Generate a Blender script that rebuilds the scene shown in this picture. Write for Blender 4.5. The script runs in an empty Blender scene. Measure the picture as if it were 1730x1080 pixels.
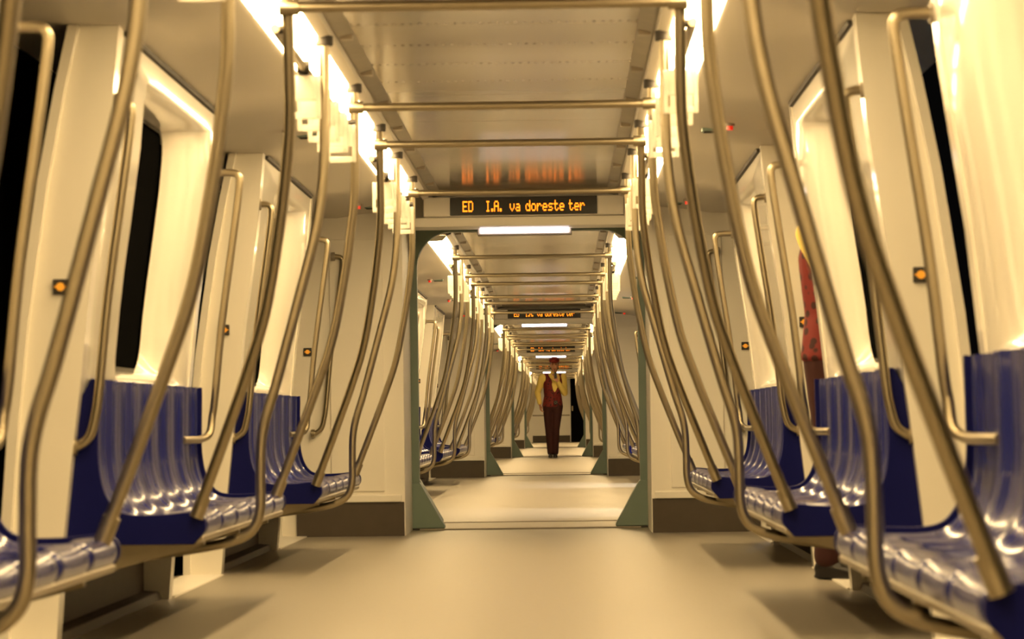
import bpy, bmesh, math, random
from mathutils import Vector, Matrix
random.seed(3)
SC = bpy.context.scene
COL = SC.collection
PI = math.pi

# ------------------------------------------------------------------ materials
def mat(name, color, rough=0.5, metal=0.0, spec=0.5, coat=0.0, noise=0.0, nscale=20.0,
        emit=None, estr=0.0, trans=0.0, bump=0.0, ior=1.45):
    m = bpy.data.materials.new(name)
    m.use_nodes = True
    nt = m.node_tree
    b = nt.nodes['Principled BSDF']
    b.inputs['Base Color'].default_value = (*color, 1)
    b.inputs['Roughness'].default_value = rough
    b.inputs['Metallic'].default_value = metal
    b.inputs['Specular IOR Level'].default_value = spec
    b.inputs['IOR'].default_value = ior
    b.inputs['Coat Weight'].default_value = coat
    b.inputs['Coat Roughness'].default_value = 0.08
    if trans:
        b.inputs['Transmission Weight'].default_value = trans
    if emit:
        b.inputs['Emission Color'].default_value = (*emit, 1)
        b.inputs['Emission Strength'].default_value = estr
    if noise or bump:
        tc = nt.nodes.new('ShaderNodeTexCoord')
        nz = nt.nodes.new('ShaderNodeTexNoise')
        nz.inputs['Scale'].default_value = nscale
        nz.inputs['Detail'].default_value = 4
        nt.links.new(tc.outputs['Object'], nz.inputs['Vector'])
        if noise:
            mx = nt.nodes.new('ShaderNodeMix'); mx.data_type = 'RGBA'
            mx.inputs[6].default_value = (*[c * (1 - noise) for c in color], 1)
            mx.inputs[7].default_value = (*[min(1, c * (1 + noise)) for c in color], 1)
            nt.links.new(nz.outputs['Fac'], mx.inputs[0])
            nt.links.new(mx.outputs[2], b.inputs['Base Color'])
        if bump:
            bp = nt.nodes.new('ShaderNodeBump')
            bp.inputs['Strength'].default_value = bump
            bp.inputs['Distance'].default_value = 0.01
            nt.links.new(nz.outputs['Fac'], bp.inputs['Height'])
            nt.links.new(bp.outputs['Normal'], b.inputs['Normal'])
    return m

M = {}
M['wall'] = mat('cream_gloss_panel', (.86, .82, .72), .36, coat=1.0, noise=.02, nscale=3)
M['endwall'] = mat('cream_end_panel', (.88, .84, .75), .38, noise=.02, nscale=3)
M['ceil'] = mat('ceiling_panel', (.355, .322, .27), .16, noise=.03, nscale=2.5)
M['ceilside'] = mat('ceiling_side_panel', (.60, .56, .49), .42, noise=.03, nscale=2.5)
M['vent'] = mat('grey_vent', (.30, .28, .24), .5, noise=.2, nscale=9)
M['floor'] = mat('speckled_floor', (.285, .258, .208), .40, spec=.35, noise=.10, nscale=55)
M['sill'] = mat('sill_metal', (.34, .30, .24), .5, metal=.3, noise=.1)
M['kick'] = mat('brown_kick_panel', (.078, .06, .042), .55, noise=.15, nscale=12)
M['steel'] = mat('brushed_steel', (.37, .32, .225), .36, metal=1.0, noise=.06, nscale=30)
M['dark'] = mat('dark_rubber', (.035, .03, .025), .6, noise=.2)
M['blue'] = mat('navy_seat_plastic', (.013, .018, .125), .24, coat=.32, spec=.15, noise=.12, nscale=6)
M['navy'] = mat('navy_side_plastic', (.0035, .005, .075), .5, spec=.12, noise=.12, nscale=6)
M['teal'] = mat('grey_green_paint', (.19, .26, .22), .42, noise=.08, nscale=8)
M['bellows'] = mat('bellows_fabric', (.36, .33, .27), .7, noise=.1)
M['hanger'] = mat('pale_hanger_plastic', (.95, .94, .88), .25, noise=.03)
M['glass'] = mat('dark_window_glass', (.004, .004, .004), .3, spec=.0, noise=.2, ior=1.01)
M['lamp'] = mat('lit_diffuser', (.9, .85, .75), .4, emit=(1, .70, .33), estr=20, noise=.01)
M['tube'] = mat('lit_tube', (.9, .9, .9), .4, emit=(1, .86, .88), estr=4.5, noise=.01)
M['led'] = mat('amber_led', (.3, .08, .0), .4, emit=(1, .20, .006), estr=2.2, noise=.01)
M['screen'] = mat('black_screen', (.008, .007, .006), .3, noise=.1)
M['red'] = mat('red_lens', (.5, .02, .01), .25, emit=(1, .03, .01), estr=.35, noise=.05)
M['amber'] = mat('amber_button', (.75, .30, .03), .3, emit=(1, .4, .03), estr=.25, noise=.05)
M['black'] = mat('night_black', (.004, .004, .004), .9, spec=.0, noise=.2)
M['platform'] = mat('platform_concrete', (.20, .20, .20), .8, noise=.2, nscale=6)
M['tile'] = mat('pale_column_tile', (.62, .64, .68), .4, noise=.05, nscale=6)
M['skin'] = mat('skin', (.62, .33, .20), .5, noise=.06, nscale=15)
M['shirt'] = mat('yellow_shirt', (.80, .62, .16), .75, noise=.07, nscale=10)
M['trous'] = mat('maroon_cloth', (.036, .006, .0045), .8, noise=.15, nscale=12)
M['cap'] = mat('red_cap', (.26, .022, .012), .7, noise=.12, nscale=14)
M['hair'] = mat('dark_hair', (.02, .012, .01), .6, noise=.2, nscale=40)
M['shoe'] = mat('black_leather', (.012, .010, .010), .35, noise=.15)
M['lip'] = mat('lip', (.38, .10, .08), .5, noise=.05)
M['eye'] = mat('dark_eye', (.02, .015, .012), .2, noise=.05)

def vest_mat():
    m = mat('red_patterned_vest', (.22, .018, .012), .75)
    nt = m.node_tree; b = nt.nodes['Principled BSDF']
    tc = nt.nodes.new('ShaderNodeTexCoord'); v = nt.nodes.new('ShaderNodeTexVoronoi')
    v.inputs['Scale'].default_value = 20
    cr = nt.nodes.new('ShaderNodeValToRGB')
    cr.color_ramp.elements[0].position = .28; cr.color_ramp.elements[0].color = (.035, .006, .005, 1)
    cr.color_ramp.elements[1].position = .36; cr.color_ramp.elements[1].color = (.15, .012, .009, 1)
    nt.links.new(tc.outputs['Object'], v.inputs['Vector'])
    nt.links.new(v.outputs['Distance'], cr.inputs['Fac'])
    nt.links.new(cr.outputs['Color'], b.inputs['Base Color'])
    return m
M['vest'] = vest_mat()

def translucent():
    m = M['hanger']; nt = m.node_tree; b = nt.nodes['Principled BSDF']
    tr = nt.nodes.new('ShaderNodeBsdfTranslucent'); tr.inputs[0].default_value = (1, .97, .90, 1)
    mx = nt.nodes.new('ShaderNodeMixShader'); mx.inputs[0].default_value = .72
    nt.links.new(b.outputs[0], mx.inputs[1]); nt.links.new(tr.outputs[0], mx.inputs[2])
    nt.links.new(mx.outputs[0], nt.nodes['Material Output'].inputs[0])
translucent()
def perforated():
    """ceiling panel with rows of small perforations across the car"""
    m = M['ceil']; nt = m.node_tree; b = nt.nodes['Principled BSDF']
    src = b.inputs['Base Color'].links[0].from_socket
    tc = nt.nodes.new('ShaderNodeTexCoord'); sp = nt.nodes.new('ShaderNodeSeparateXYZ')
    nt.links.new(tc.outputs['Object'], sp.inputs[0])
    def mth(op, a, bb=None):
        n = nt.nodes.new('ShaderNodeMath'); n.operation = op
        for i, q in enumerate((a, bb)):
            if q is None: continue
            if isinstance(q, (int, float)): n.inputs[i].default_value = q
            else: nt.links.new(q, n.inputs[i])
        return n.outputs[0]
    px, py = .03, .60
    fx = mth('MULTIPLY', mth('SUBTRACT', mth('FRACT', mth('MULTIPLY', mth('ADD', sp.outputs[0], 30), 1 / px)), .5), px)
    fy = mth('MULTIPLY', mth('SUBTRACT', mth('FRACT', mth('MULTIPLY', mth('ADD', sp.outputs[1], 30), 1 / py)), .5), py)
    fy = mth('MULTIPLY', fy, .35)
    d = mth('SQRT', mth('ADD', mth('MULTIPLY', fx, fx), mth('MULTIPLY', fy, fy)))
    hole = mth('LESS_THAN', d, .0065)
    mx = nt.nodes.new('ShaderNodeMix'); mx.data_type = 'RGBA'
    nt.links.new(mth('MULTIPLY', hole, .3), mx.inputs[0])
    nt.links.new(src, mx.inputs[6]); mx.inputs[7].default_value = (.05, .045, .035, 1)
    nt.links.new(mx.outputs[2], b.inputs['Base Color'])
perforated()

# ------------------------------------------------------------------ mesh helpers
class MB:
    def __init__(s): s.bm = bmesh.new()
    def box(s, x0, x1, y0, y1, z0, z1):
        v = [s.bm.verts.new((x, y, z)) for x in (x0, x1) for y in (y0, y1) for z in (z0, z1)]
        for f in ((0, 1, 3, 2), (4, 6, 7, 5), (0, 4, 5, 1), (2, 3, 7, 6), (0, 2, 6, 4), (1, 5, 7, 3)):
            s.bm.faces.new([v[i] for i in f])
        return s
    def prism(s, poly, y0, y1):
        a = [s.bm.verts.new((x, y0, z)) for x, z in poly]
        b = [s.bm.verts.new((x, y1, z)) for x, z in poly]
        n = len(poly)
        s.bm.faces.new(a); s.bm.faces.new(b[::-1])
        for i in range(n):
            s.bm.faces.new((a[i], b[i], b[(i + 1) % n], a[(i + 1) % n]))
        return s
    def sheet(s, rows):
        vs = [[s.bm.verts.new(p) for p in r] for r in rows]
        for i in range(len(vs) - 1):
            for j in range(len(vs[0]) - 1):
                s.bm.faces.new((vs[i][j], vs[i + 1][j], vs[i + 1][j + 1], vs[i][j + 1]))
        return vs
    def rings(s, loops):
        vs = [[s.bm.verts.new(p) for p in r] for r in loops]
        n = len(vs[0])
        for i in range(len(vs) - 1):
            for j in range(n):
                s.bm.faces.new((vs[i][j], vs[i + 1][j], vs[i + 1][(j + 1) % n], vs[i][(j + 1) % n]))
        return vs
    def tube(s, pts, r, seg=12):
        pts = [Vector(p) for p in pts]
        loops = []; prev = None
        for i, p in enumerate(pts):
            t = (pts[min(i + 1, len(pts) - 1)] - pts[max(i - 1, 0)]).normalized()
            if prev is None:
                a = Vector((0, 1, 0)) if abs(t.y) < .9 else Vector((1, 0, 0))
                n = (a - t * a.dot(t)).normalized()
            else:
                n = (prev - t * prev.dot(t)).normalized()
            prev = n; b = t.cross(n)
            loops.append([p + (n * math.cos(2 * PI * k / seg) + b * math.sin(2 * PI * k / seg)) * r for k in range(seg)])
        vs = s.rings(loops)
        s.bm.faces.new(vs[0][::-1]); s.bm.faces.new(vs[-1])
        return s
    def cyl(s, p0, p1, r, seg=16): return s.tube([p0, p1], r, seg)
    def obj(s, name, m, parent=None, smooth=False, bevel=0, loc=None, merge=False):
        if merge: bmesh.ops.remove_doubles(s.bm, verts=s.bm.verts, dist=1e-5)
        bmesh.ops.recalc_face_normals(s.bm, faces=s.bm.faces)
        me = bpy.data.meshes.new(name); s.bm.to_mesh(me); s.bm.free()
        me.materials.append(m)
        o = bpy.data.objects.new(name, me); COL.objects.link(o)
        if smooth:
            for p in me.polygons: p.use_smooth = True
        if bevel:
            bv = o.modifiers.new('bevel', 'BEVEL'); bv.width = bevel; bv.segments = 3
            bv.limit_method = 'ANGLE'; bv.angle_limit = math.radians(40)
        if smooth == 'angle':
            me.set_sharp_from_angle(angle=math.radians(38))
        if parent: o.parent = parent
        if loc: o.location = loc
        return o

def tag(o, label, cat, group=None, kind=None):
    o['label'] = label; o['category'] = cat
    if group: o['group'] = group
    if kind: o['kind'] = kind
    return o
def thing(name, label, cat, loc=(0, 0, 0), group=None):
    o = bpy.data.objects.new(name, None); COL.objects.link(o); o.location = loc
    o.empty_display_size = .1
    return tag(o, label, cat, group)
def copy_tree(o, loc=None, label=None, parent=None):
    c = o.copy(); COL.objects.link(c)
    if parent: c.parent = parent
    if loc is not None: c.location = loc
    if label: c['label'] = label
    for ch in list(o.children): copy_tree(ch, parent=c)
    return c
def catmull(pts, n=6):
    P = [Vector(p) for p in pts]; out = []
    for i in range(len(P) - 1):
        a = P[max(i - 1, 0)]; b = P[i]; c = P[i + 1]; d = P[min(i + 2, len(P) - 1)]
        for k in range(n):
            t = k / n
            out.append(.5 * ((2 * b) + (c - a) * t + (2 * a - 5 * b + 4 * c - d) * t * t + (3 * b - a - 3 * c + d) * t ** 3))
    out.append(P[-1]); return out

# ------------------------------------------------------------------ layout of the train
CAR = 18.6; MOD = 4.55
Y0 = (4.87, 9.42, 13.97)          # near ends of the three benches of a car
BL = 2.80                         # bench length
YEND = 18.52                      # end wall of a car
YNEAR = Y0[0] - (MOD - BL)        # near end wall
NCAR = 5
ZC = 1.93
PROF = [(0, 1.355), (.33, 1.329), (.62, 1.297), (.85, 1.268), (1.145, 1.238), (1.42, 1.197), (1.60, 1.172), (1.93, 1.143), (2.1, 1.12)]
POUT = [(0, 1.492), (.35, 1.485), (.70, 1.458), (1.017, 1.425), (1.454, 1.36), (1.73, 1.307), (1.93, 1.262), (2.1, 1.22)]
def interp(P, z):
    for (z0, u0), (z1, u1) in zip(P, P[1:]):
        if z <= z1: return u0 + (u1 - u0) * (z - z0) / (z1 - z0)
    return P[-1][1]
def xin(z): return interp(PROF, z)
def xout(z): return interp(POUT, z)
SIDES = ((-1, 'left'), (1, 'right'))
ORD = ('first', 'second', 'third', 'fourth', 'fifth', 'sixth')
WHERE = ('before the first gangway', 'beyond the first gangway', 'beyond the second gangway',
         'beyond the third gangway', 'beyond the fourth gangway')
NTH = ORD + ('seventh', 'eighth', 'ninth', 'tenth', 'eleventh', 'twelfth')
BEN = ('nearest', 'middle', 'farthest')

def rrect(y0, y1, z0, z1, r, nc=5, ns=6):
    pts = []
    cs = [(y1 - r, z1 - r, 0), (y0 + r, z1 - r, 90), (y0 + r, z0 + r, 180), (y1 - r, z0 + r, 270)]
    for i, (cy, cz, a0) in enumerate(cs):
        for k in range(nc + 1):
            a = math.radians(a0 + 90 * k / nc)
            pts.append((cy + r * math.cos(a), cz + r * math.sin(a)))
        ny, nz, na = cs[(i + 1) % 4]
        e = pts[-1]; a = math.radians(na)
        q = (ny + r * math.cos(a), nz + r * math.sin(a))
        for k in range(1, ns): pts.append((e[0] + (q[0] - e[0]) * k / ns, e[1] + (q[1] - e[1]) * k / ns))
    return pts

# ---- wall bay with moulded window surround
ZLOW = .33
def bay_loops(yo):
    y0, y1 = yo, yo + BL
    ya, yb, za, zb = y0 + .70, y1 - .09, .835, 1.845
    loops = [[(y, z, 0) for y, z in rrect(y0 + .02, y1 - .02, ZLOW, ZC, .0002)]]
    for k in range(8):
        a = PI / 2 * k / 7
        sa, ca = math.sin(a), 1 - math.cos(a)
        loops.append([(y, z, .125 * ca) for y, z in rrect(ya + .03 * sa, yb - .60 * sa, za + .05 * sa, zb - .05 * sa, .10)])
    return loops
def build_wall(side, sname, yoff, k):
    mb = MB(); kb = MB()
    for yo in Y0:
        L = [[(side * (xin(z) + d), y, z) for y, z, d in lp] for lp in bay_loops(yo)]
        mb.rings(L)
        for (p0, p1) in ((yo, yo + .10), (yo + BL - .10, yo + BL)):       # door posts, floor to ceiling
            zs = [0, .17, .34, .6, .85, 1.0, 1.15, 1.3, 1.45, 1.6, 1.75, ZC]
            poly = [(side * (xin(z) - .004), z) for z in zs] + [(side * xout(z), z) for z in zs[::-1]]
            mb.prism(poly, p0, p1)
        mb.sheet([[(side * 1.33, yo + .1, ZLOW), (side * 1.33, yo + BL - .1, ZLOW)], [(side * 1.47, yo + .1, ZLOW), (side * 1.47, yo + BL - .1, ZLOW)]])
        kb.prism([(side * 1.45, 0), (side * 1.49, 0), (side * 1.49, ZLOW), (side * 1.45, ZLOW)], yo + .1, yo + BL - .1)
        kb.prism([(side * 1.38, 0), (side * 1.45, 0), (side * 1.45, .035), (side * 1.39, .03)], yo + .1, yo + BL - .1)
    if k == 0:   # plain wall behind and around the viewer
        zs = [0, .34, .78, 1.02, 1.35, 1.7, ZC]
        mb.sheet([[(side * xin(z), y, z) for z in zs] for y in (-2.0, YNEAR)])
    o = mb.obj('wall_' + sname, M['wall'], smooth='angle', loc=(0, yoff, 0), merge=True)
    tag(o, f'cream moulded {sname} side wall with windows above the benches, {WHERE[k]}', 'wall', 'carriage side walls', 'structure')
    b = kb.obj('baseboard_' + sname, M['kick'], loc=(0, yoff, 0))
    tag(b, f'dark brown kick panel under the {sname} benches, {WHERE[k]}', 'baseboard', 'kick panels', 'structure')

nwin = ndoor = 0
proto = {}
def build_windows(side, sname, yoff, k):
    global nwin, ndoor
    for bi, yo in enumerate(Y0):
        nwin += 1
        lp = bay_loops(yo)[-1]
        mb = MB(); mb.bm.faces.new([mb.bm.verts.new((side * (xin(z) + d + .004), y, z)) for y, z, d in lp])
        w = mb.obj(f'window_{nwin}', M['glass'], loc=(0, yoff, 0))
        tag(w, f'dark window pane above the {BEN[bi]} {sname} bench, {WHERE[k]}', 'window', 'carriage windows', 'structure')
        fr = MB(); yc = sum(p[0] for p in lp) / len(lp); zc = sum(p[1] for p in lp) / len(lp)
        a = [(side * (xin(z) + d), y, z) for y, z, d in lp]
        b = [(side * (xin(zc + (z - zc) * .965) + d - .006), yc + (y - yc) * .98, zc + (z - zc) * .965) for y, z, d in lp]
        fr.rings([a, b]); fr.obj('window_gasket', M['dark'], parent=w)
    # doorways: threshold, header strip and the rubber-edged outer posts
    spans = [(yo + BL, yo + MOD) for yo in Y0]
    if k > 0: spans.insert(0, (YNEAR, Y0[0]))
    for di, (d0, d1) in enumerate(spans):
        ndoor += 1
        lab = f'open doorway onto darkness, {ORD[di]} on the {sname}, {WHERE[k]}'
        mb = MB()
        mb.box(side * 1.34, side * 1.52, d0, d1, -.01, .006)
        o = mb.obj(f'door_{ndoor}', M['endwall'], loc=(0, yoff, 0))
        tag(o, lab, 'doorway', 'carriage doorways', 'structure')
        zs = [0, .34, .7, 1.0, 1.2, 1.45, 1.73, ZC]
        st = MB()
        for e0, e1 in ((d0 - .06, d0 + .03), (d1 - .03, d1 + .06)):
            st.prism([(side * (xout(z) - .002), z) for z in zs] + [(side * (xout(z) + .03), z) for z in zs[::-1]], e0, e1)
        st.obj('door_seal', M['wall'], parent=o)

# ---- ceiling, one mesh per car
def build_ceiling(yoff, k):
    y0, y1 = (YNEAR if k else -2.0), YEND
    mb = MB()
    n = round((y1 - y0) / 1.1375)
    for i in range(n):
        a = y0 + (y1 - y0) * i / n + .004; b = y0 + (y1 - y0) * (i + 1) / n - .004
        mb.box(-.50, .50, a, b, 2.06, 2.075)
    o = mb.obj('ceiling', M['ceil'], loc=(0, yoff, 0))
    tag(o, f'tan perforated ceiling panels over the aisle, {WHERE[k]}', 'ceiling', 'carriage ceilings', 'structure')
    mb = MB()
    for s in (-1, 1):
        mb.sheet([[(s * u, y, z) for u, z in ((.495, 2.09), (.56, 2.05), (.562, 2.02), (.60, 2.008), (.60, 2.05))] for y in (y0, y1)])
        mb.sheet([[(s * u, y, z) for u, z in ((.60, 2.05), (.745, 2.05), (.745, 1.985), (.76, 1.98), (1.05, 1.945), (1.135, 1.93), (1.55, 1.935))] for y in (y0, y1)])
    mb.sheet([[(-.6, y, 2.092), (.6, y, 2.092)] for y in (y0, y1)])
    o2 = mb.obj('side_cove', M['ceilside'], parent=o, smooth='angle', merge=True)
    v = MB()
    for s in (-1, 1):
        v.prism([(s * .497, 2.058), (s * .555, 2.046), (s * .555, 2.075), (s * .497, 2.08)], y0, y1)
    v.obj('air_vent', M['vent'], parent=o)
    sl = MB()
    for s in (-1, 1):
        for yo in Y0:
            sl.prism([(s * 1.128, 1.9295), (s * 1.150, 1.9295), (s * 1.152, 1.912), (s * 1.131, 1.916)], yo + .15, yo + BL - .12)
    sl.obj('air_slot', M['dark'], parent=o)
    lt = MB()
    for s in (-1, 1):
        yv = y0 + .4
        while yv < y1 - .5:
            lt.box(s * .503, s * .548, yv, yv + .05, 2.038, 2.06)
            yv += 1.12
    lt.obj('vent_clip', M['sill'], parent=o)

def build_floor():
    mb = MB(); mb.box(-1.56, 1.56, -2.0, 94.5, -.05, 0)
    tag(mb.obj('floor', M['floor']), 'beige speckled vinyl floor running the length of the train', 'floor', None, 'structure')

def build_end(yoff, k, near):
    """end wall of a car with its header; near=True is the one a car begins with"""
    yw = yoff + (YNEAR if near else YEND); th = .06
    a, b = (yw - th, yw) if near else (yw, yw + th)
    mb = MB(); zs = [0, .34, .8, 1.2, 1.6, ZC]
    for s in (-1, 1):
        wi = .82 if near else .745
        mb.prism([(s * wi, z) for z in (0, ZC + .13)] + [(s * (xout(z) + .06), z) for z in (ZC + .13, ZC, 1.6, 1.2, .8, .34, 0)], a, b)
    mb.box(-wi, wi, a, b, 2.035 if near else 1.866, 2.10)
    if not near: mb.box(-.70, .70, a - .30, a, 1.848, 1.904)  # forward header lip, added to keep the tube light's reflection off the ceiling
    nm = 'near' if near else 'far'
    o = mb.obj('wall_' + nm, M['endwall'], loc=(0, 0, 0), bevel=.004)
    tag(o, f'cream end wall around the gangway at the {nm} end of the carriage {WHERE[k]}', 'wall', 'carriage end walls', 'structure')
    if not near:
        for s in (-1, 1):
            p = MB(); p.box(s * .865, s * 1.19, a - .012, a, .27, 1.80); p.obj('access_panel', M['endwall'], parent=o, bevel=.006)
            p = MB(); p.box(s * .765, s * 1.36, a - .035, a, .205, .25); p.obj('ledge', M['endwall'], parent=o, bevel=.008)
            p = MB(); p.box(s * .75, s * 1.40, a - .02, a, 0, .205); p.obj('kick_plate', M['kick'], parent=o)
    # passage lining towards the gangway
    c, d = (yw - .96, yw - th) if near else (yw + th, yw + .865)
    mb = MB()
    for s in (-1, 1): mb.box(s * wi, s * (wi + .055), c, d, 0, 2.0)
    zt = 2.035 if near else 1.95
    mb.box(-wi - .055, wi + .055, c, d, zt, zt + .06)
    q = mb.obj('wall_passage', M['endwall'])
    tag(q, f'cream passage lining at the {nm} end of the carriage {WHERE[k]}', 'wall', 'passage linings', 'structure')

def build_back():
    mb = MB(); mb.box(-1.6, 1.6, -2.08, -2.0, 0, 2.1)
    tag(mb.obj('wall_back', M['endwall']), 'plain cream wall closing the carriage behind the viewer', 'wall', None, 'structure')

# ---- gangway frames
def frame_profile(hw, top, r, n=8):
    pts = [(-hw, 0.0), (-hw, top - r)]
    for i in range(1, n + 1):
        a = PI - PI / 2 * i / n
        pts.append((-hw + r + r * math.cos(a), top - r + r * math.sin(a)))
    for i in range(0, n + 1):
        a = PI / 2 - PI / 2 * i / n
        pts.append((hw - r + r * math.cos(a), top - r + r * math.sin(a)))
    pts.append((hw, 0.0)); return pts
def gangway_frame(y, label, g=0.0):
    t = thing('gangway_portal', label, 'gangway portal', (0, y, 0), 'gangway portals')
    o, i = frame_profile(.752 + g, 1.955 + g * 1.4, .16), frame_profile(.70 + g, 1.893 + g * 1.4, .22)
    mb = MB(); n = len(o)
    va = [[mb.bm.verts.new((x, yy, z)) for x, z in p] for yy in (0, .10) for p in (o, i)]
    for j in range(n - 1):
        for a, b in ((0, 1), (2, 3), (0, 2), (1, 3)):
            mb.bm.faces.new((va[a][j], va[a][j + 1], va[b][j + 1], va[b][j]))
    mb.obj('arch', M['teal'], parent=t, smooth='angle')
    for s in (-1, 1):
        gm = MB(); gm.prism([(s * (.752 + g), 0.012), (s * (.54 + g), 0.012), (s * (.545 + g), .03), (s * (.695 + g), .30), (s * (.752 + g), .30)], -.03, .13)
        gm.obj('foot_gusset', M['teal'], parent=t, bevel=.006)
        gm = MB(); gm.prism([(s * (.75 + g), 0), (s * (.545 + g), 0), (s * (.545 + g), .012), (s * (.75 + g), .012)], -.025, .125)
        gm.obj('foot_pad', M['dark'], parent=t)
    return t
def build_gangway(k):
    base = YEND + CAR * k
    gangway_frame(base + .90, f'grey-green gangway portal with splayed feet, near side of the {ORD[k]} gangway')
    gangway_frame(base + 2.10, f'grey-green gangway portal, far side of the {ORD[k]} gangway', .06)
    mb = MB(); N = 9; loops = []
    for i in range(2 * N + 1):
        y = base + 1.0 + 1.10 * i / (2 * N); d = .0 if i % 2 else .035
        loops.append([(x, y, z) for x, z in frame_profile(.73 + .05 * i / (2 * N) + d, 1.925 + .075 * i / (2 * N) + d, .15, 5)])
    mb.sheet(loops)
    tag(mb.obj('bellows', M['bellows']), f'pleated fabric bellows lining the {ORD[k]} gangway', 'bellows', 'gangway bellows')
    mb = MB(); mb.box(-.70, .70, base + .86, base + 1.02, 0, .010); mb.box(-.70, .70, base + 2.08, base + 2.24, 0, .010)
    mb.box(-.70, .70, base + 1.02, base + 2.08, 0, .005)
    tag(mb.obj('trim_%d' % (k + 1), M['sill'], bevel=.003), f'metal threshold plate on the floor of the {ORD[k]} gangway', 'threshold', 'gangway thresholds', 'structure')

# ---- 5x7 dot matrix lettering
FONT = {
 'E': ('11111','10000','10000','11110','10000','10000','11111'), 'D': ('11110','10001','10001','10001','10001','10001','11110'),
 'I': ('01110','00100','00100','00100','00100','00100','01110'), 'A': ('01110','10001','10001','11111','10001','10001','10001'),
 '.': ('00','00','00','00','00','11','11'), ' ': ('000','000','000','000','000','000','000'),
 'v': ('00000','00000','10001','10001','10001','01010','00100'), 'a': ('00000','00000','01110','00001','01111','10001','01111'),
 'd': ('00001','00001','01101','10011','10001','10001','01111'), 'o': ('00000','00000','01110','10001','10001','10001','01110'),
 'r': ('00000','00000','10110','11001','10000','10000','10000'), 'e': ('00000','00000','01110','10001','11111','10000','01110'),
 's': ('00000','00000','01111','10000','01110','00001','11110'), 't': ('01000','01000','11110','01000','01000','01001','00110'),
}
def build_display(k):
    y = YEND + CAR * k
    t = thing('led_display', f'wide cream display box with amber scrolling text above the {ORD[k]} gangway', 'display', (0, y, 1.906), 'led displays')
    mb = MB(); mb.box(-.597, .597, -.36, -.062, 0, .115); mb.obj('housing', M['endwall'], parent=t, bevel=.006)
    mb = MB(); mb.box(-.437, .437, -.368, -.358, .004, .112); sc = mb.obj('screen', M['screen'], parent=t, bevel=.002)
    words = ['ED', 'I.A.', 'va', 'doreste', 'ter']; starts = (-.362, -.226, -.082, .012, .268); px, pz = .0056, .0092
    for wd, x0 in zip(words, starts):
        d = MB(); ci = 0
        for ch in wd:
            gl = FONT[ch]
            for c in range(len(gl[0])):
                for r in range(7):
                    if gl[r][c] == '1':
                        x = x0 + ci * px; z = .089 - r * pz
                        d.box(x, x + px * 1.0, -.3705, -.367, z - pz * .9, z)
                ci += 1
            ci += 1
        d.obj('lettering', M['led'], parent=sc)
    g = thing('gangway_light', f'short white tube light over the {ORD[k]} gangway opening', 'light', (0, y, 1.812), 'gangway lights')
    mb = MB(); mb.box(-.285, .285, -.05, .055, -.002, .045); mb.obj('housing', M['sill'], parent=g, bevel=.006)
    mb = MB(); mb.tube([(-.268, -.055, .028), (.268, -.055, .028)], .019, 12); mb.obj('tube', M['tube'], parent=g, smooth='angle')

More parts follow.
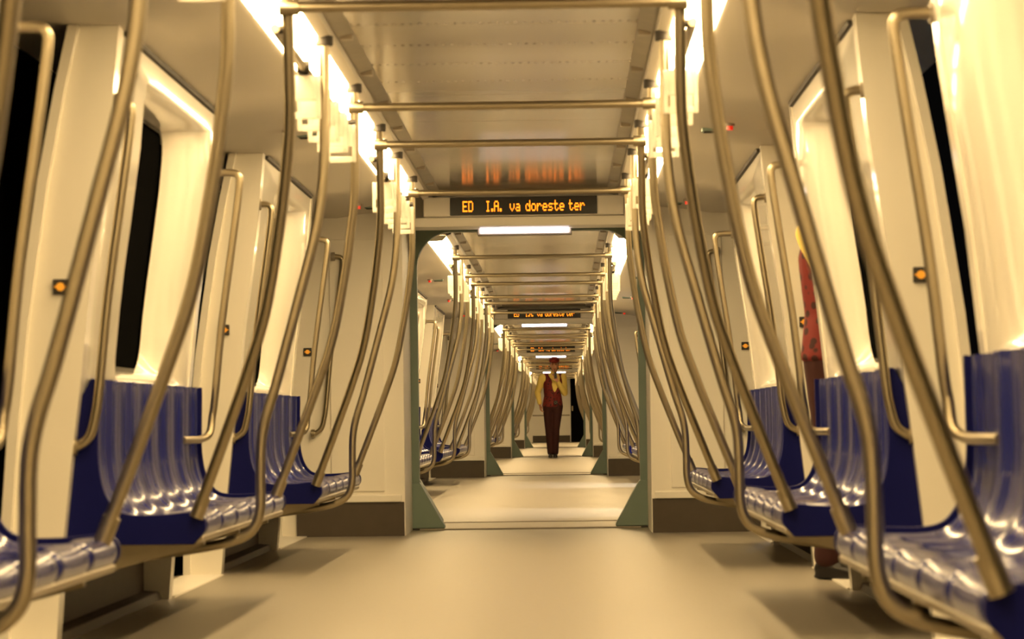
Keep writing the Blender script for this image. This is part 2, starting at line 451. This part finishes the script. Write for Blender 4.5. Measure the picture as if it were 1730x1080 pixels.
# ---- bench
def seat_profile():
    # (u, z) from the top of the back, down the face, over the pan, to the front lip
    return catmull([(1.222, .838, 0), (1.222, .80, 0), (1.224, .70, 0), (1.224, .58, 0), (1.208, .49, 0), (1.172, .432, 0), (1.12, .412, 0),
                    (1.02, .412, 0), (.95, .418, 0), (.915, .415, 0), (.895, .395, 0), (.893, .365, 0), (.905, .345, 0)], 4)
def make_bench(side, sname):
    t = thing('bench', '', 'bench', (0, 0, 0), 'longitudinal benches')
    P = seat_profile(); n = 6; w = (BL - .12) / n; NP = len(P)
    tang = []
    for i in range(NP):
        d = (P[min(i + 1, NP - 1)] - P[max(i - 1, 0)]); d.normalize(); tang.append(d)
    for q in range(n):
        y0 = .09 + q * w + .004; y1 = .09 + (q + 1) * w - .004
        mb = MB(); rows = []; back = []
        NW = 14
        for j in range(NW + 1):
            f = j / NW; y = y0 + (y1 - y0) * f
            e = abs(2 * f - 1)
            row = []; brow = []
            for i in range(NP):
                a = i / (NP - 1)
                amp = .042 if a < .6 else .018 * max(0, 1 - (a - .6) / .35)
                off = amp * (1 - (1 - e ** 2.6)) - amp
                off -= .014 * max(0, (e - .9) / .1) ** 2     # rolled edges
                ribs = .0018 * math.cos(2 * PI * f * 6) * (1 if a < .38 else 0) * (1 - e ** 4)
                nrm = Vector((-tang[i].y, tang[i].x, 0)); nrm = -nrm
                if nrm.x > 0.2 and a < .5: nrm = -nrm
                p = P[i] + nrm * 0
                # push away from the sitter (outward u on the back, down on the pan)
                away = Vector((abs(tang[i].y), -abs(tang[i].x), 0))
                p = P[i] - away * (off + ribs + .0)
                zc = p.y - (.018 * max(0, (e - .82) / .18) ** 2 if a < .03 else 0)
                row.append((side * p.x, y, zc))
                b = p + away * .012
                brow.append((side * b.x, y, b.y))
            rows.append(row); back.append(brow)
        v1 = mb.sheet(rows); v2 = mb.sheet(back)
        bm = mb.bm
        for A, B in ((v1[0], v2[0]), (v1[-1], v2[-1])):
            for i in range(NP - 1): bm.faces.new((A[i], A[i + 1], B[i + 1], B[i]))
        for i in (0, -1):
            for j in range(NW): bm.faces.new((v1[j][i], v1[j + 1][i], v2[j + 1][i], v2[j][i]))
        mb.obj('seat', M['blue'], parent=t, smooth='angle')
    fr = [(p.x, p.y) for p in P]
    poly = fr + [(.93, .318), (1.20, .318), (1.327, .318)] + [(xin(z) - .001 + (.0 if z > .4 else 0), z) for z in (.35, .5, .65, .78)] + [(1.245, .835)]
    poly = [(side * x, z) for x, z in poly]
    for a, b in ((.06, .088), (BL - .028, BL)):
        mb = MB(); mb.prism(poly, a, b); mb.obj('side_panel', M['navy'], parent=t, bevel=.003)
    mb = MB(); mb.tube([(side * .915, .07, .335), (side * .915, BL - .01, .335)], .012, 10)
    for y in (.35, BL / 2, BL - .35): mb.prism([(side * .93, .335), (side * .93, .305), (side * 1.33, .20), (side * 1.44, .20), (side * 1.44, .335)], y - .02, y + .02)
    mb.obj('support_rail', M['steel'], parent=t, smooth='angle')
    mb = MB(); mb.prism([(side * .935, .338), (side * .935, .37), (side * 1.20, .385), (side * 1.24, .338)], .092, BL - .03)
    mb.obj('seat_pan', M['dark'], parent=t)
    return t

# ---- poles
STR = [(.583, 2.012), (.584, 1.80), (.588, 1.60), (.606, 1.44), (.634, 1.26), (.682, 1.03), (.745, .845), (.840, .60), (.915, .415)]
BENT = [(.583, 2.012), (.584, 1.78), (.590, 1.56), (.617, 1.36), (.680, 1.12), (.760, .83), (.798, .71), (.815, .62), (.819, .50), (.821, .40),
        (.842, .335), (.895, .297), (1.0, .272), (1.20, .245), (1.36, .23)]
def make_pole(side, pts, bent, lean=0.0):
    t = thing('grab_pole', '', 'grab pole', (0, 0, 0), 'curved grab poles')
    mb = MB(); mb.tube(catmull([(side * u, lean * (z - .425) / 1.587, z) for u, z in pts], 6), .0175, 14)
    mb.obj('tube', M['steel'], parent=t, smooth='angle')
    mb = MB(); mb.cyl((side * pts[0][0], lean, 1.985), (side * pts[0][0], lean, 2.018), .030); mb.obj('ceiling_socket', M['dark'], parent=t, smooth='angle')
    mb = MB()
    if bent: mb.cyl((side * 1.33, 0, .234), (side * 1.40, 0, .226), .032)
    else: mb.cyl((side * .893, 0, .466), (side * .918, 0, .402), .022)
    mb.obj('foot_socket', M['sill'] if bent else M['steel'], parent=t, smooth='angle')
    return t
def make_crossbar():
    t = thing('cross_bar', '', 'grab bar', (0, 0, 0), 'transverse grab bars')
    mb = MB(); mb.tube([(-.56, 0, 1.925), (.56, 0, 1.925)], .0165, 12); mb.obj('tube', M['steel'], parent=t, smooth='angle')
    for s in (-1, 1):
        mb = MB(); mb.cyl((s * .548, 0, 1.925), (s * .606, 0, 1.925), .024, 12); mb.obj('clamp', M['steel'], parent=t, smooth='angle')
    return t
RU, RZ = .622, 1.865
def make_rail(side):
    t = thing('hanger_rail', '', 'grab rail', (0, 0, 0), 'overhead hanger rails')
    mb = MB(); mb.tube([(side * RU, -.36, RZ), (side * RU, 2.57, RZ)], .014, 12); mb.obj('tube', M['steel'], parent=t, smooth='angle')
    for y in (-.33, 1.05, 2.54):
        mb = MB(); mb.tube([(side * .578, y, RZ), (side * RU, y, RZ)], .013, 10); mb.obj('bracket', M['dark'], parent=t, smooth='angle')
    return t
def make_hanger(side):
    t = thing('strap_hanger', '', 'strap hanger', (0, 0, 0), 'strap hangers')
    mb = MB()
    w, th = .057, .011
    mb.box(-w, -w + .015, -th, th, -.172, -.028); mb.box(w - .015, w, -th, th, -.172, -.028)
    mb.box(-w + .015, w - .015, -th, th, -.172, -.150); mb.box(-w + .015, w - .015, -th, th, -.112, -.028)
    mb.obj('handle', M['hanger'], parent=t, bevel=.004)
    mb = MB(); mb.tube([(-.020, 0, 0), (.020, 0, 0)], .021, 12); mb.box(-.016, .016, -.006, .006, -.034, -.012)
    mb.obj('clamp', M['dark'], parent=t, smooth='angle')
    return t
def make_doorrail(side, off, far=False):
    t = thing('door_handrail', '', 'handrail', (0, 0, 0), 'handrails beside the doors')
    zt, zb = 1.695, .625
    pts = [(xin(zt) + .004, zt), (xin(zt) - off + .035, zt), (xin(zt) - off + .008, zt - .012), (xin(zt - .05) - off, zt - .055),
           (xin(1.45) - off, 1.45), (xin(1.1) - off, 1.1), (xin(.8) - off, .80), (xin(.72) - off + .002, .72),
           (xin(.66) - off + .014, .655), (xin(zb) - off + .05, zb), (xin(zb) + .004, zb)]
    P3 = [(side * u, 0, z) for u, z in pts]
    if far: P3 = P3[:-3] + [(side * (xin(.66) - off + .002), -.025, .655), (side * (xin(.63) - off + .022), -.10, .632), (side * 1.226, -.34, .630), (side * 1.243, -.46, .630)]
    mb = MB(); mb.tube(catmull(P3, 5), .015, 12); mb.obj('tube', M['steel'], parent=t, smooth='angle')
    for z in ((zt,) if far else (zt, zb)):
        mb = MB(); mb.cyl((side * (xin(z) - .012), 0, z), (side * (xin(z) + .010), 0, z), .026); mb.obj('wall_flange', M['steel'] if z < 1 else M['sill'], parent=t, smooth='angle')
    return t
LL = 2.275
def make_lamp(side):
    t = thing('ceiling_light', '', 'ceiling light', (0, 0, 0), 'ceiling light strips')
    mb = MB(); mb.prism([(side * .606, 2.0), (side * .632, 1.984), (side * .715, 1.980), (side * .739, 1.99), (side * .739, 2.02), (side * .606, 2.02)], .006, LL - .006)
    mb.obj('diffuser', M['lamp'], parent=t, smooth='angle')
    mb = MB(); mb.box(side * .602, side * .743, 0, LL, 2.021, 2.045); mb.obj('tray', M['sill'], parent=t)
    for y in (.0, LL - .006):
        mb = MB(); mb.prism([(side * .603, 2.006), (side * .63, 1.980), (side * .717, 1.976), (side * .742, 1.987), (side * .742, 2.02), (side * .603, 2.02)], y, y + .006); mb.obj('end_cap', M['wall'], parent=t)
    return t
def make_button(side):
    t = thing('door_button', '', 'door button', (0, 0, 0), 'door buttons')
    mb = MB(); mb.box(-.024, .024, -.012, 0, -.024, .024); mb.obj('bezel', M['dark'], parent=t, bevel=.003)
    mb = MB(); mb.cyl((0, -.011, 0), (0, -.016, 0), .013); mb.obj('button', M['amber'], parent=t, smooth='angle')
    for s in (-1, 1):
        mb = MB(); mb.prism([(s * .014, .004), (s * .021, 0), (s * .014, -.004)], -.0145, -.011); mb.obj('arrow_mark', M['amber'], parent=t)
    return t
def make_red():
    t = thing('indicator_lamp', '', 'indicator lamp', (0, 0, 0), 'red door warning lamps')
    mb = MB(); mb.cyl((0, 0, .004), (0, 0, -.008), .022); mb.obj('base', M['sill'], parent=t, smooth='angle')
    mb = MB(); mb.tube([(0, 0, -.008), (0, 0, -.02), (0, 0, -.026)], .014, 12); mb.obj('lens', M['red'], parent=t, smooth='angle')
    return t
def make_slot():
    t = thing('speaker_grille', '', 'speaker grille', (0, 0, 0), 'ceiling speaker grilles')
    mb = MB(); mb.box(-.045, .045, -.05, .05, -.006, .01); mb.obj('plate', M['teal'], parent=t, bevel=.004)
    mb = MB()
    for i in range(5): mb.box(-.036, .036, -.038 + i * .017, -.030 + i * .017, -.009, -.005)
    mb.obj('slats', M['dark'], parent=t)
    return t

# ------------------------------------------------------------------ build the train
build_floor(); build_back()
for side, sn in SIDES:
    proto[sn] = dict(bench=make_bench(side, sn), straight=make_pole(side, STR, False, -.41), straight_far=make_pole(side, STR, False, -.11), bent=make_pole(side, BENT, True), rail=make_rail(side),
                     hanger=make_hanger(side), dr=make_doorrail(side, .060), dr2=make_doorrail(side, .105, True), lamp=make_lamp(side), button=make_button(side), red=make_red(), slot=make_slot())
proto['bar'] = make_crossbar()
used = set()
def place(p, loc, label):
    if p.name not in used:
        used.add(p.name); p.location = loc; p['label'] = label; return p
    return copy_tree(p, loc, label)

for k in range(NCAR):
    yo_ = CAR * k
    for side, sn in SIDES:
        build_wall(side, sn, yo_, k); build_windows(side, sn, yo_, k)
    build_ceiling(yo_, k)
    if k: build_end(yo_, k, True)
    if k < NCAR - 1:
        build_end(yo_, k, False); build_gangway(k); build_display(k)
    for side, sn in SIDES:
        P = proto[sn]
        for bi, y0 in enumerate(Y0):
            y = y0 + yo_; bn = BEN[bi]
            place(P['bench'], (0, y, 0), f'navy moulded plastic bench of six seats, {bn} on the {sn}, {WHERE[k]}')
            place(P['straight'], (0, y + .035, 0), f'curved steel pole at near end of the {bn} {sn} bench, {WHERE[k]}')
            place(P['bent'], (0, y + 1.05, 0), f'steel pole bending under the {bn} {sn} bench front, {WHERE[k]}')
            place(P['straight_far'], (0, y + 2.66, 0), f'curved steel pole towards far end of the {bn} {sn} bench, {WHERE[k]}')
            place(P['rail'], (0, y, 0), f'steel hanger rail above the {bn} {sn} bench, {WHERE[k]}')
            for h in range(5):
                place(P['hanger'], (side * RU, y + .64 + .425 * h, RZ), f'pale strap hanger, {ORD[h]} over the {bn} {sn} bench, {WHERE[k]}')
            place(P['dr'], (0, y + .028, 0), f'slim door handrail at near end of the {bn} {sn} bench, {WHERE[k]}')
            place(P['dr2'], (0, y + BL - .02, 0), f'slim door handrail at far end of the {bn} {sn} bench, {WHERE[k]}')
            place(P['button'], (side * (1.325), y - .0005, 1.12), f'amber button on the door post by {bn} {sn} bench, {WHERE[k]}')
            dy = y + BL + .95
            place(P['red'], (side * .955, dy, 1.953), f'tiny red ceiling lamp by the doorway past {bn} {sn} bench, {WHERE[k]}')
            place(P['slot'], (side * .895, dy + .35, 1.960), f'small dark ceiling grille by the doorway past {bn} {sn} bench, {WHERE[k]}')
        n0 = -2 if k == 0 else 0
        ys = []
        yy = 3.25 if k else 10.6 - LL * 5
        while yy + LL <= YEND + .3:
            ys.append(yy); yy += LL
        for j, yl in enumerate(ys):
            place(P['lamp'], (0, yl + yo_, 0), f'glowing ceiling light strip, {NTH[j]} along the {sn} side, {WHERE[k]}')
        if k < NCAR - 1:
            place(P['button'], (side * (1.325), YEND + yo_ - .0005, 1.12), f'amber door button on the {sn} end wall, {WHERE[k]}')
            place(P['dr'], (0, YEND + yo_ - .03, 0), f'slim handrail against the {sn} end wall, {WHERE[k]}')
    for bi, y0 in enumerate(Y0):
        for e, dy in (('near', -.375), ('far', 2.55)):
            place(proto['bar'], (0, y0 + yo_ + dy, 0), f'overhead steel bar across the aisle, {e} end of {BEN[bi]} benches, {WHERE[k]}')

# cab bulkhead at the far end of the train
YB = 93.4
mb = MB(); mb.box(-1.56, 1.56, YB, YB + .08, 0, 2.1)
bh = mb.obj('wall_end', M['endwall']); tag(bh, 'cream cab bulkhead closing the far end of the train', 'wall', None, 'structure')
mb = MB(); mb.box(-.74, .40, YB - .03, YB, .205, .245); mb.obj('ledge', M['wall'], parent=bh, bevel=.004)
mb = MB(); mb.box(-.74, .40, YB - .02, YB, 0, .205); mb.obj('kick_plate', M['kick'], parent=bh)
mb = MB(); mb.box(-.74, .40, YB - .012, YB, .80, .84); mb.obj('panel_joint', M['sill'], parent=bh)
cd = MB(); cd.box(.43, .83, YB - .10, YB - .002, .0, 1.93)
cdo = cd.obj('door_%d' % (ndoor + 1), M['black'], bevel=.01); tag(cdo, 'dark cab door at the right of the far bulkhead', 'door', None, 'structure')
mb = MB(); mb.box(.46, .50, YB - .13, YB - .10, .95, 1.10); mb.obj('handle', M['steel'], parent=cdo, bevel=.004)

# outside: tunnel wall to the left, dark platform with pale columns to the right
mb = MB(); mb.box(-2.7, -2.5, -3, 96, -1.2, 3.5)
tag(mb.obj('wall_tunnel', M['black']), 'black tunnel wall beyond the left doorways', 'wall', None, 'structure')
mb = MB(); mb.box(1.66, 6.0, -3, 96, -.25, -.03)
tag(mb.obj('platform', M['platform']), 'dim concrete platform beyond the right doorways', 'platform', None, 'structure')
for i, (x, y) in enumerate(((2.05, 24.5), (1.88, 32.5))):
    t = thing('platform_column', ('pale tiled platform column glimpsed through the middle right doorway', 'pale tiled platform column glimpsed through the last right doorway before the first gangway')[i],
              'column', (x, y, -.03), 'platform columns')
    mb = MB(); mb.box(0, .5, 0, .5, .12, 3.3); mb.obj('shaft', M['tile'], parent=t, bevel=.02)
    mb = MB(); mb.box(-.02, .52, -.02, .52, 0, .12); mb.obj('plinth', M['platform'], parent=t, bevel=.01)
    l = bpy.data.lights.new('platform_lamp', 'AREA'); l.energy = 110; l.color = (.85, .92, 1); l.size = .6
    lo = bpy.data.objects.new('platform_lamp', l); COL.objects.link(lo); lo.location = (x + .6, y - 1.6, 2.9)
    lo.rotation_euler = (math.radians(40), 0, math.radians(10))

# ------------------------------------------------------------------ people
def blob(name, caps, voxel, m, parent, smooth=4):
    bm = bmesh.new()
    for cap in caps:
        vs = []
        for (p, r) in cap:
            rr = r if isinstance(r, (tuple, list)) else (r, r, r)
            for i in range(7):
                th = PI * i / 6
                for j in range(12):
                    ph = 2 * PI * j / 12
                    vs.append(bm.verts.new((p[0] + rr[0] * math.sin(th) * math.cos(ph), p[1] + rr[1] * math.sin(th) * math.sin(ph), p[2] + rr[2] * math.cos(th))))
                    if i in (0, 6): break
        res = bmesh.ops.convex_hull(bm, input=vs)
        junk = [g for g in res['geom_interior'] if isinstance(g, bmesh.types.BMVert)]
        if junk: bmesh.ops.delete(bm, geom=junk, context='VERTS')
    me = bpy.data.meshes.new(name); bm.to_mesh(me); bm.free()
    o = bpy.data.objects.new(name, me); COL.objects.link(o)
    rm = o.modifiers.new('r', 'REMESH'); rm.mode = 'VOXEL'; rm.voxel_size = voxel
    sm = o.modifiers.new('s', 'SMOOTH'); sm.factor = .5; sm.iterations = smooth
    dg = bpy.context.evaluated_depsgraph_get()
    me2 = bpy.data.meshes.new_from_object(o.evaluated_get(dg))
    o.modifiers.clear(); o.data = me2; bpy.data.meshes.remove(me)
    me2.name = name
    me2.materials.clear(); me2.materials.append(m)
    for p in me2.polygons: p.use_smooth = True
    o.parent = parent
    return o

def fingers(wrist, direc, across, curl, s=1.0):
    """palm + four fingers + thumb as capsules; direc = along the hand, across = towards the thumb, curl = towards the palm side"""
    W, D, A, Cc = Vector(wrist), Vector(direc).normalized(), Vector(across).normalized(), Vector(curl).normalized()
    caps = []
    base = W + D * .095 * s
    caps.append([(W + D * .02 + A * .018, .017), (W + D * .02 - A * .018, .017), (base + A * .032, .012), (base - A * .032, .012)])
    for i, L in enumerate((.068, .078, .072, .056)):
        p = base + A * (.031 - .021 * i)
        q = p + (D * .85 + Cc * .35).normalized() * L * .5 * s
        r = q + (D * .35 + Cc * .9).normalized() * L * .5 * s
        caps.append([(p, .0095), (q, .0088)]); caps.append([(q, .0088), (r, .0078)])
    t0 = W + D * .03 + A * .026; t1 = t0 + (D * .6 + A * .7 + Cc * .25).normalized() * .045; t2 = t1 + (D * .9 + A * .15 + Cc * .4).normalized() * .03
    caps.append([(t0, .013), (t1, .0105)]); caps.append([(t1, .0105), (t2, .009)])
    return caps

def make_person(label, loc, rot, pose, lean=0.0):
    t = thing('person', label, 'person', loc)
    t.rotation_euler = (lean, 0, rot)
    hx, hy = pose['head']
    SH = {-1: Vector((-.185, .0, 1.455)), 1: Vector((.185, .0, 1.455))}
    legs = pose['legs']; arms = pose['arms']
    HC = Vector((hx, hy - .005, 1.665))
    body = []
    for s in (-1, 1):
        h, kn, an = [Vector(v) for v in legs[s]]
        body += [[(h, .085), (kn, .055)], [(kn, .055), (kn * .45 + an * .55, .046)], [(kn * .45 + an * .55, .046), (an, .036)],
                 [(an + Vector((0, .02, -.05)), .035), (an + Vector((0, -.13, -.062)), .024)]]
        e, w = [Vector(v) for v in arms[s][:2]]
        body += [[(SH[s], .055), (e, .040)], [(e, .040), (w, .027)]]
        body += fingers(w, *arms[s][2])
    body += [[((0, .01, .95), (.155, .105, .11)), ((0, 0, 1.12), (.125, .09, .06))], [((0, 0, 1.12), (.125, .09, .06)), ((0, .0, 1.34), (.155, .105, .10))],
             [((0, 0, 1.34), (.155, .105, .10)), (SH[-1] * .8 + Vector((0, 0, .29)), .055), (SH[1] * .8 + Vector((0, 0, .29)), .055)],
             [((hx * .4, hy * .4 + .01, 1.46), .055), ((hx, hy + .015, 1.60), .052)],
             [(HC + Vector((0, .012, .035)), (.076, .092, .085)), (HC + Vector((0, -.018, -.055)), (.056, .065, .055)), (HC + Vector((0, -.045, -.085)), (.028, .028, .025))],
             [(HC + Vector((0, -.088, .012)), .010), (HC + Vector((0, -.108, -.022)), .014)],
             [(HC + Vector((-.078, .01, .0)), (.010, .018, .028))], [(HC + Vector((.078, .01, .0)), (.010, .018, .028))]]
    b = blob('body', body, .0075, M['skin'], t, 3)
    hair = [[(HC + Vector((0, .03, .04)), (.085, .090, .080)), (HC + Vector((0, .05, -.04)), (.072, .06, .06))]]
    blob('hair', hair, .012, M['hair'], t)
    for s in (-1, 1):
        mb = MB(); c = HC + Vector((s * .030, -.0845, .018)); mb.tube([c + Vector((-.011, 0, 0)), c, c + Vector((.011, 0, 0))], .0065, 8); mb.obj('eye', M['eye'], parent=t, smooth='angle')
        mb = MB(); c = HC + Vector((s * .030, -.089, .042)); mb.tube([c + Vector((-.017, .004, -.002)), c, c + Vector((.017, .004, -.002))], .004, 8); mb.obj('eyebrow', M['hair'], parent=t, smooth='angle')
    mb = MB(); c = HC + Vector((0, -.090, -.058)); mb.tube([c + Vector((-.022, .006, 0)), c, c + Vector((.022, .006, 0))], .006, 8); mb.obj('mouth', M['lip'], parent=t, smooth='angle')
    # clothing
    sh = []
    for s in (-1, 1):
        e, w = [Vector(v) for v in arms[s][:2]]
        cuff = e * .12 + w * .88
        sh += [[(SH[s], .072), (e, .058)], [(e, .058), (cuff, .043)]]
    sh += [[((0, 0, 1.10), (.145, .108, .08)), ((0, 0, 1.34), (.170, .118, .10))],
           [((0, 0, 1.34), (.170, .118, .10)), (SH[-1] * .85 + Vector((0, 0, .215)), .068), (SH[1] * .85 + Vector((0, 0, .215)), .068)],
           [((hx * .4, hy * .4, 1.50), .062), ((hx * .5, hy * .5 + .005, 1.535), .060)]]
    blob('shirt', sh, .012, M['shirt'], t)
    ve = [[((-.02, .004, .93), (.180, .128, .03)), ((-.01, .004, 1.12), (.152, .118, .06))], [((-.01, .004, 1.12), (.152, .118, .06)), ((-.055, .004, 1.36), (.122, .130, .08))],
          [((-.055, .004, 1.36), (.122, .130, .08)), ((-.115, .006, 1.515), (.042, .062, .02))],
          [((.05, .004, 1.12), (.10, .116, .05)), ((.150, .006, 1.36), (.035, .118, .08))], [((.150, .006, 1.36), (.035, .118, .08)), ((.135, .006, 1.515), (.035, .062, .02))],
          [((.12, .02, .95), (.06, .11, .05)), ((.10, .02, 1.12), (.06, .10, .05))]]
    blob('vest', ve, .011, M['vest'], t, 3)
    tr = []
    for s in (-1, 1):
        h, kn, an = [Vector(v) for v in legs[s]]
        lo = an + Vector((0, .0, .005))
        tr += [[(h, .105), (kn, .070)], [(kn, .070), (lo, (.060, .072, .05))]]
    tr += [[((0, .005, .90), (.168, .118, .09)), ((0, 0, 1.05), (.138, .104, .03))]]
    blob('trousers', tr, .012, M['trous'], t)
    for s in (-1, 1):
        an = Vector(legs[s][2])
        blob('shoe', [[((an.x, an.y + .03, .045), (.040, .045, .040)), ((an.x, an.y - .13, .032), (.042, .05, .028))], [((an.x, an.y + .01, .07), (.040, .05, .045)), ((an.x, an.y - .10, .03), .028)],
                      [((an.x, an.y + .03, .012), (.042, .05, .012)), ((an.x, an.y - .13, .012), (.044, .055, .012))]], .008, M['shoe'], t, 2)
    cp = [[(HC + Vector((0, .012, .075)), (.095, .104, .022)), (HC + Vector((0, .018, .125)), (.098, .106, .018))], [(HC + Vector((0, .018, .125)), (.098, .106, .018)), (HC + Vector((0, .03, .145)), (.07, .08, .018))]]
    c = blob('cap', cp, .009, M['cap'], t, 3)
    blob('peak', [[(HC + Vector((0, -.075, .066)), (.075, .03, .008)), (HC + Vector((0, -.145, .050)), (.05, .02, .006))]], .007, M['cap'], c, 2)
    mb = MB(); mb.box(.015, .085, -.155, -.118, .965, 1.035); mb.obj('belt_pouch', M['shoe'], parent=t, bevel=.008)
    mb = MB(); mb.tube([(.05 + .026 * math.cos(a), -.158, 1.0 + .018 * math.sin(a)) for a in [i * PI / 6 for i in range(13)]], .003, 6); mb.obj('buckle', M['steel'], parent=t)
    return t

POSE1 = dict(head=(.035, -.03),
    legs={-1: ((-.085, 0, .93), (-.078, -.012, .50), (-.055, .03, .085)), 1: ((.080, 0, .93), (.045, -.035, .50), (.030, .0, .085))},
    arms={-1: ((-.275, .03, 1.19), (-.235, -.01, .97), ((.15, -.15, -1), (.3, -1, 0), (1, .2, 0))),
          1: ((.215, -.04, 1.17), (.085, -.20, 1.385), ((-.35, -.1, 1), (-.6, -.5, -.3), (-.5, .8, 0)))})
make_person('person in red cap, yellow shirt and maroon trousers standing in the far aisle', (.025, 55.5, 0), 0, POSE1)
r = MB()
r.box(.032, .078, -.262, -.232, 1.43, 1.545); r.cyl((.042, -.247, 1.545), (.042, -.247, 1.60), .006, 8)
ro = r.obj('handheld_radio', M['shoe'], bevel=.004, loc=(.025, 55.5, 0))
tag(ro, 'small black two-way radio held at the chest of the person in the aisle', 'radio')
POSE2 = dict(head=(.0, -.04),
    legs={-1: ((-.080, 0, .93), (-.068, -.012, .50), (-.055, .02, .085)), 1: ((.080, 0, .93), (.068, -.012, .50), (.055, .02, .085))},
    arms={-1: ((-.245, -.15, 1.215), (-.11, -.30, 1.10), ((.9, -.2, .1), (.1, .1, 1), (.1, 1, 0))),
          1: ((.245, -.13, 1.215), (.11, -.28, 1.06), ((-.9, -.2, .1), (-.1, .1, 1), (-.1, 1, 0)))})
make_person('person in yellow shirt, red patterned vest and maroon trousers half hidden in a right doorway', (1.385, 13.0, 0), math.radians(53), POSE2)

# ------------------------------------------------------------------ world, camera, view
w = bpy.data.worlds.new('night'); SC.world = w; w.use_nodes = True
w.node_tree.nodes['Background'].inputs[0].default_value = (.0012, .0011, .001, 1)
w.node_tree.nodes['Background'].inputs[1].default_value = 1.0

F = 5170.0; ROLL = .014
dc = Vector((953 - 865, -(709 - 540), -F)).normalized()
up = Vector((-math.sin(ROLL), math.cos(ROLL), 0)); uc = (up - dc * up.dot(dc)).normalized()
rc = dc.cross(uc)
R = Matrix((rc, dc, uc))          # rows: world axes seen in camera space -> camera-to-world rotation
cam = bpy.data.cameras.new('camera'); co = bpy.data.objects.new('camera', cam); COL.objects.link(co)
cam.sensor_width = 36; cam.lens = 36 * F / 1730
cam.clip_end = 300; cam.clip_start = .05
co.matrix_world = Matrix.Translation((.223, 0, .69)) @ R.to_4x4()
cam.dof.use_dof = True; cam.dof.focus_distance = 30; cam.dof.aperture_fstop = 7.5
SC.camera = co
vs = SC.view_settings
vs.view_transform = 'Standard'; vs.look = 'None'; vs.gamma = 1; vs.use_curve_mapping = False; vs.exposure = 0.70
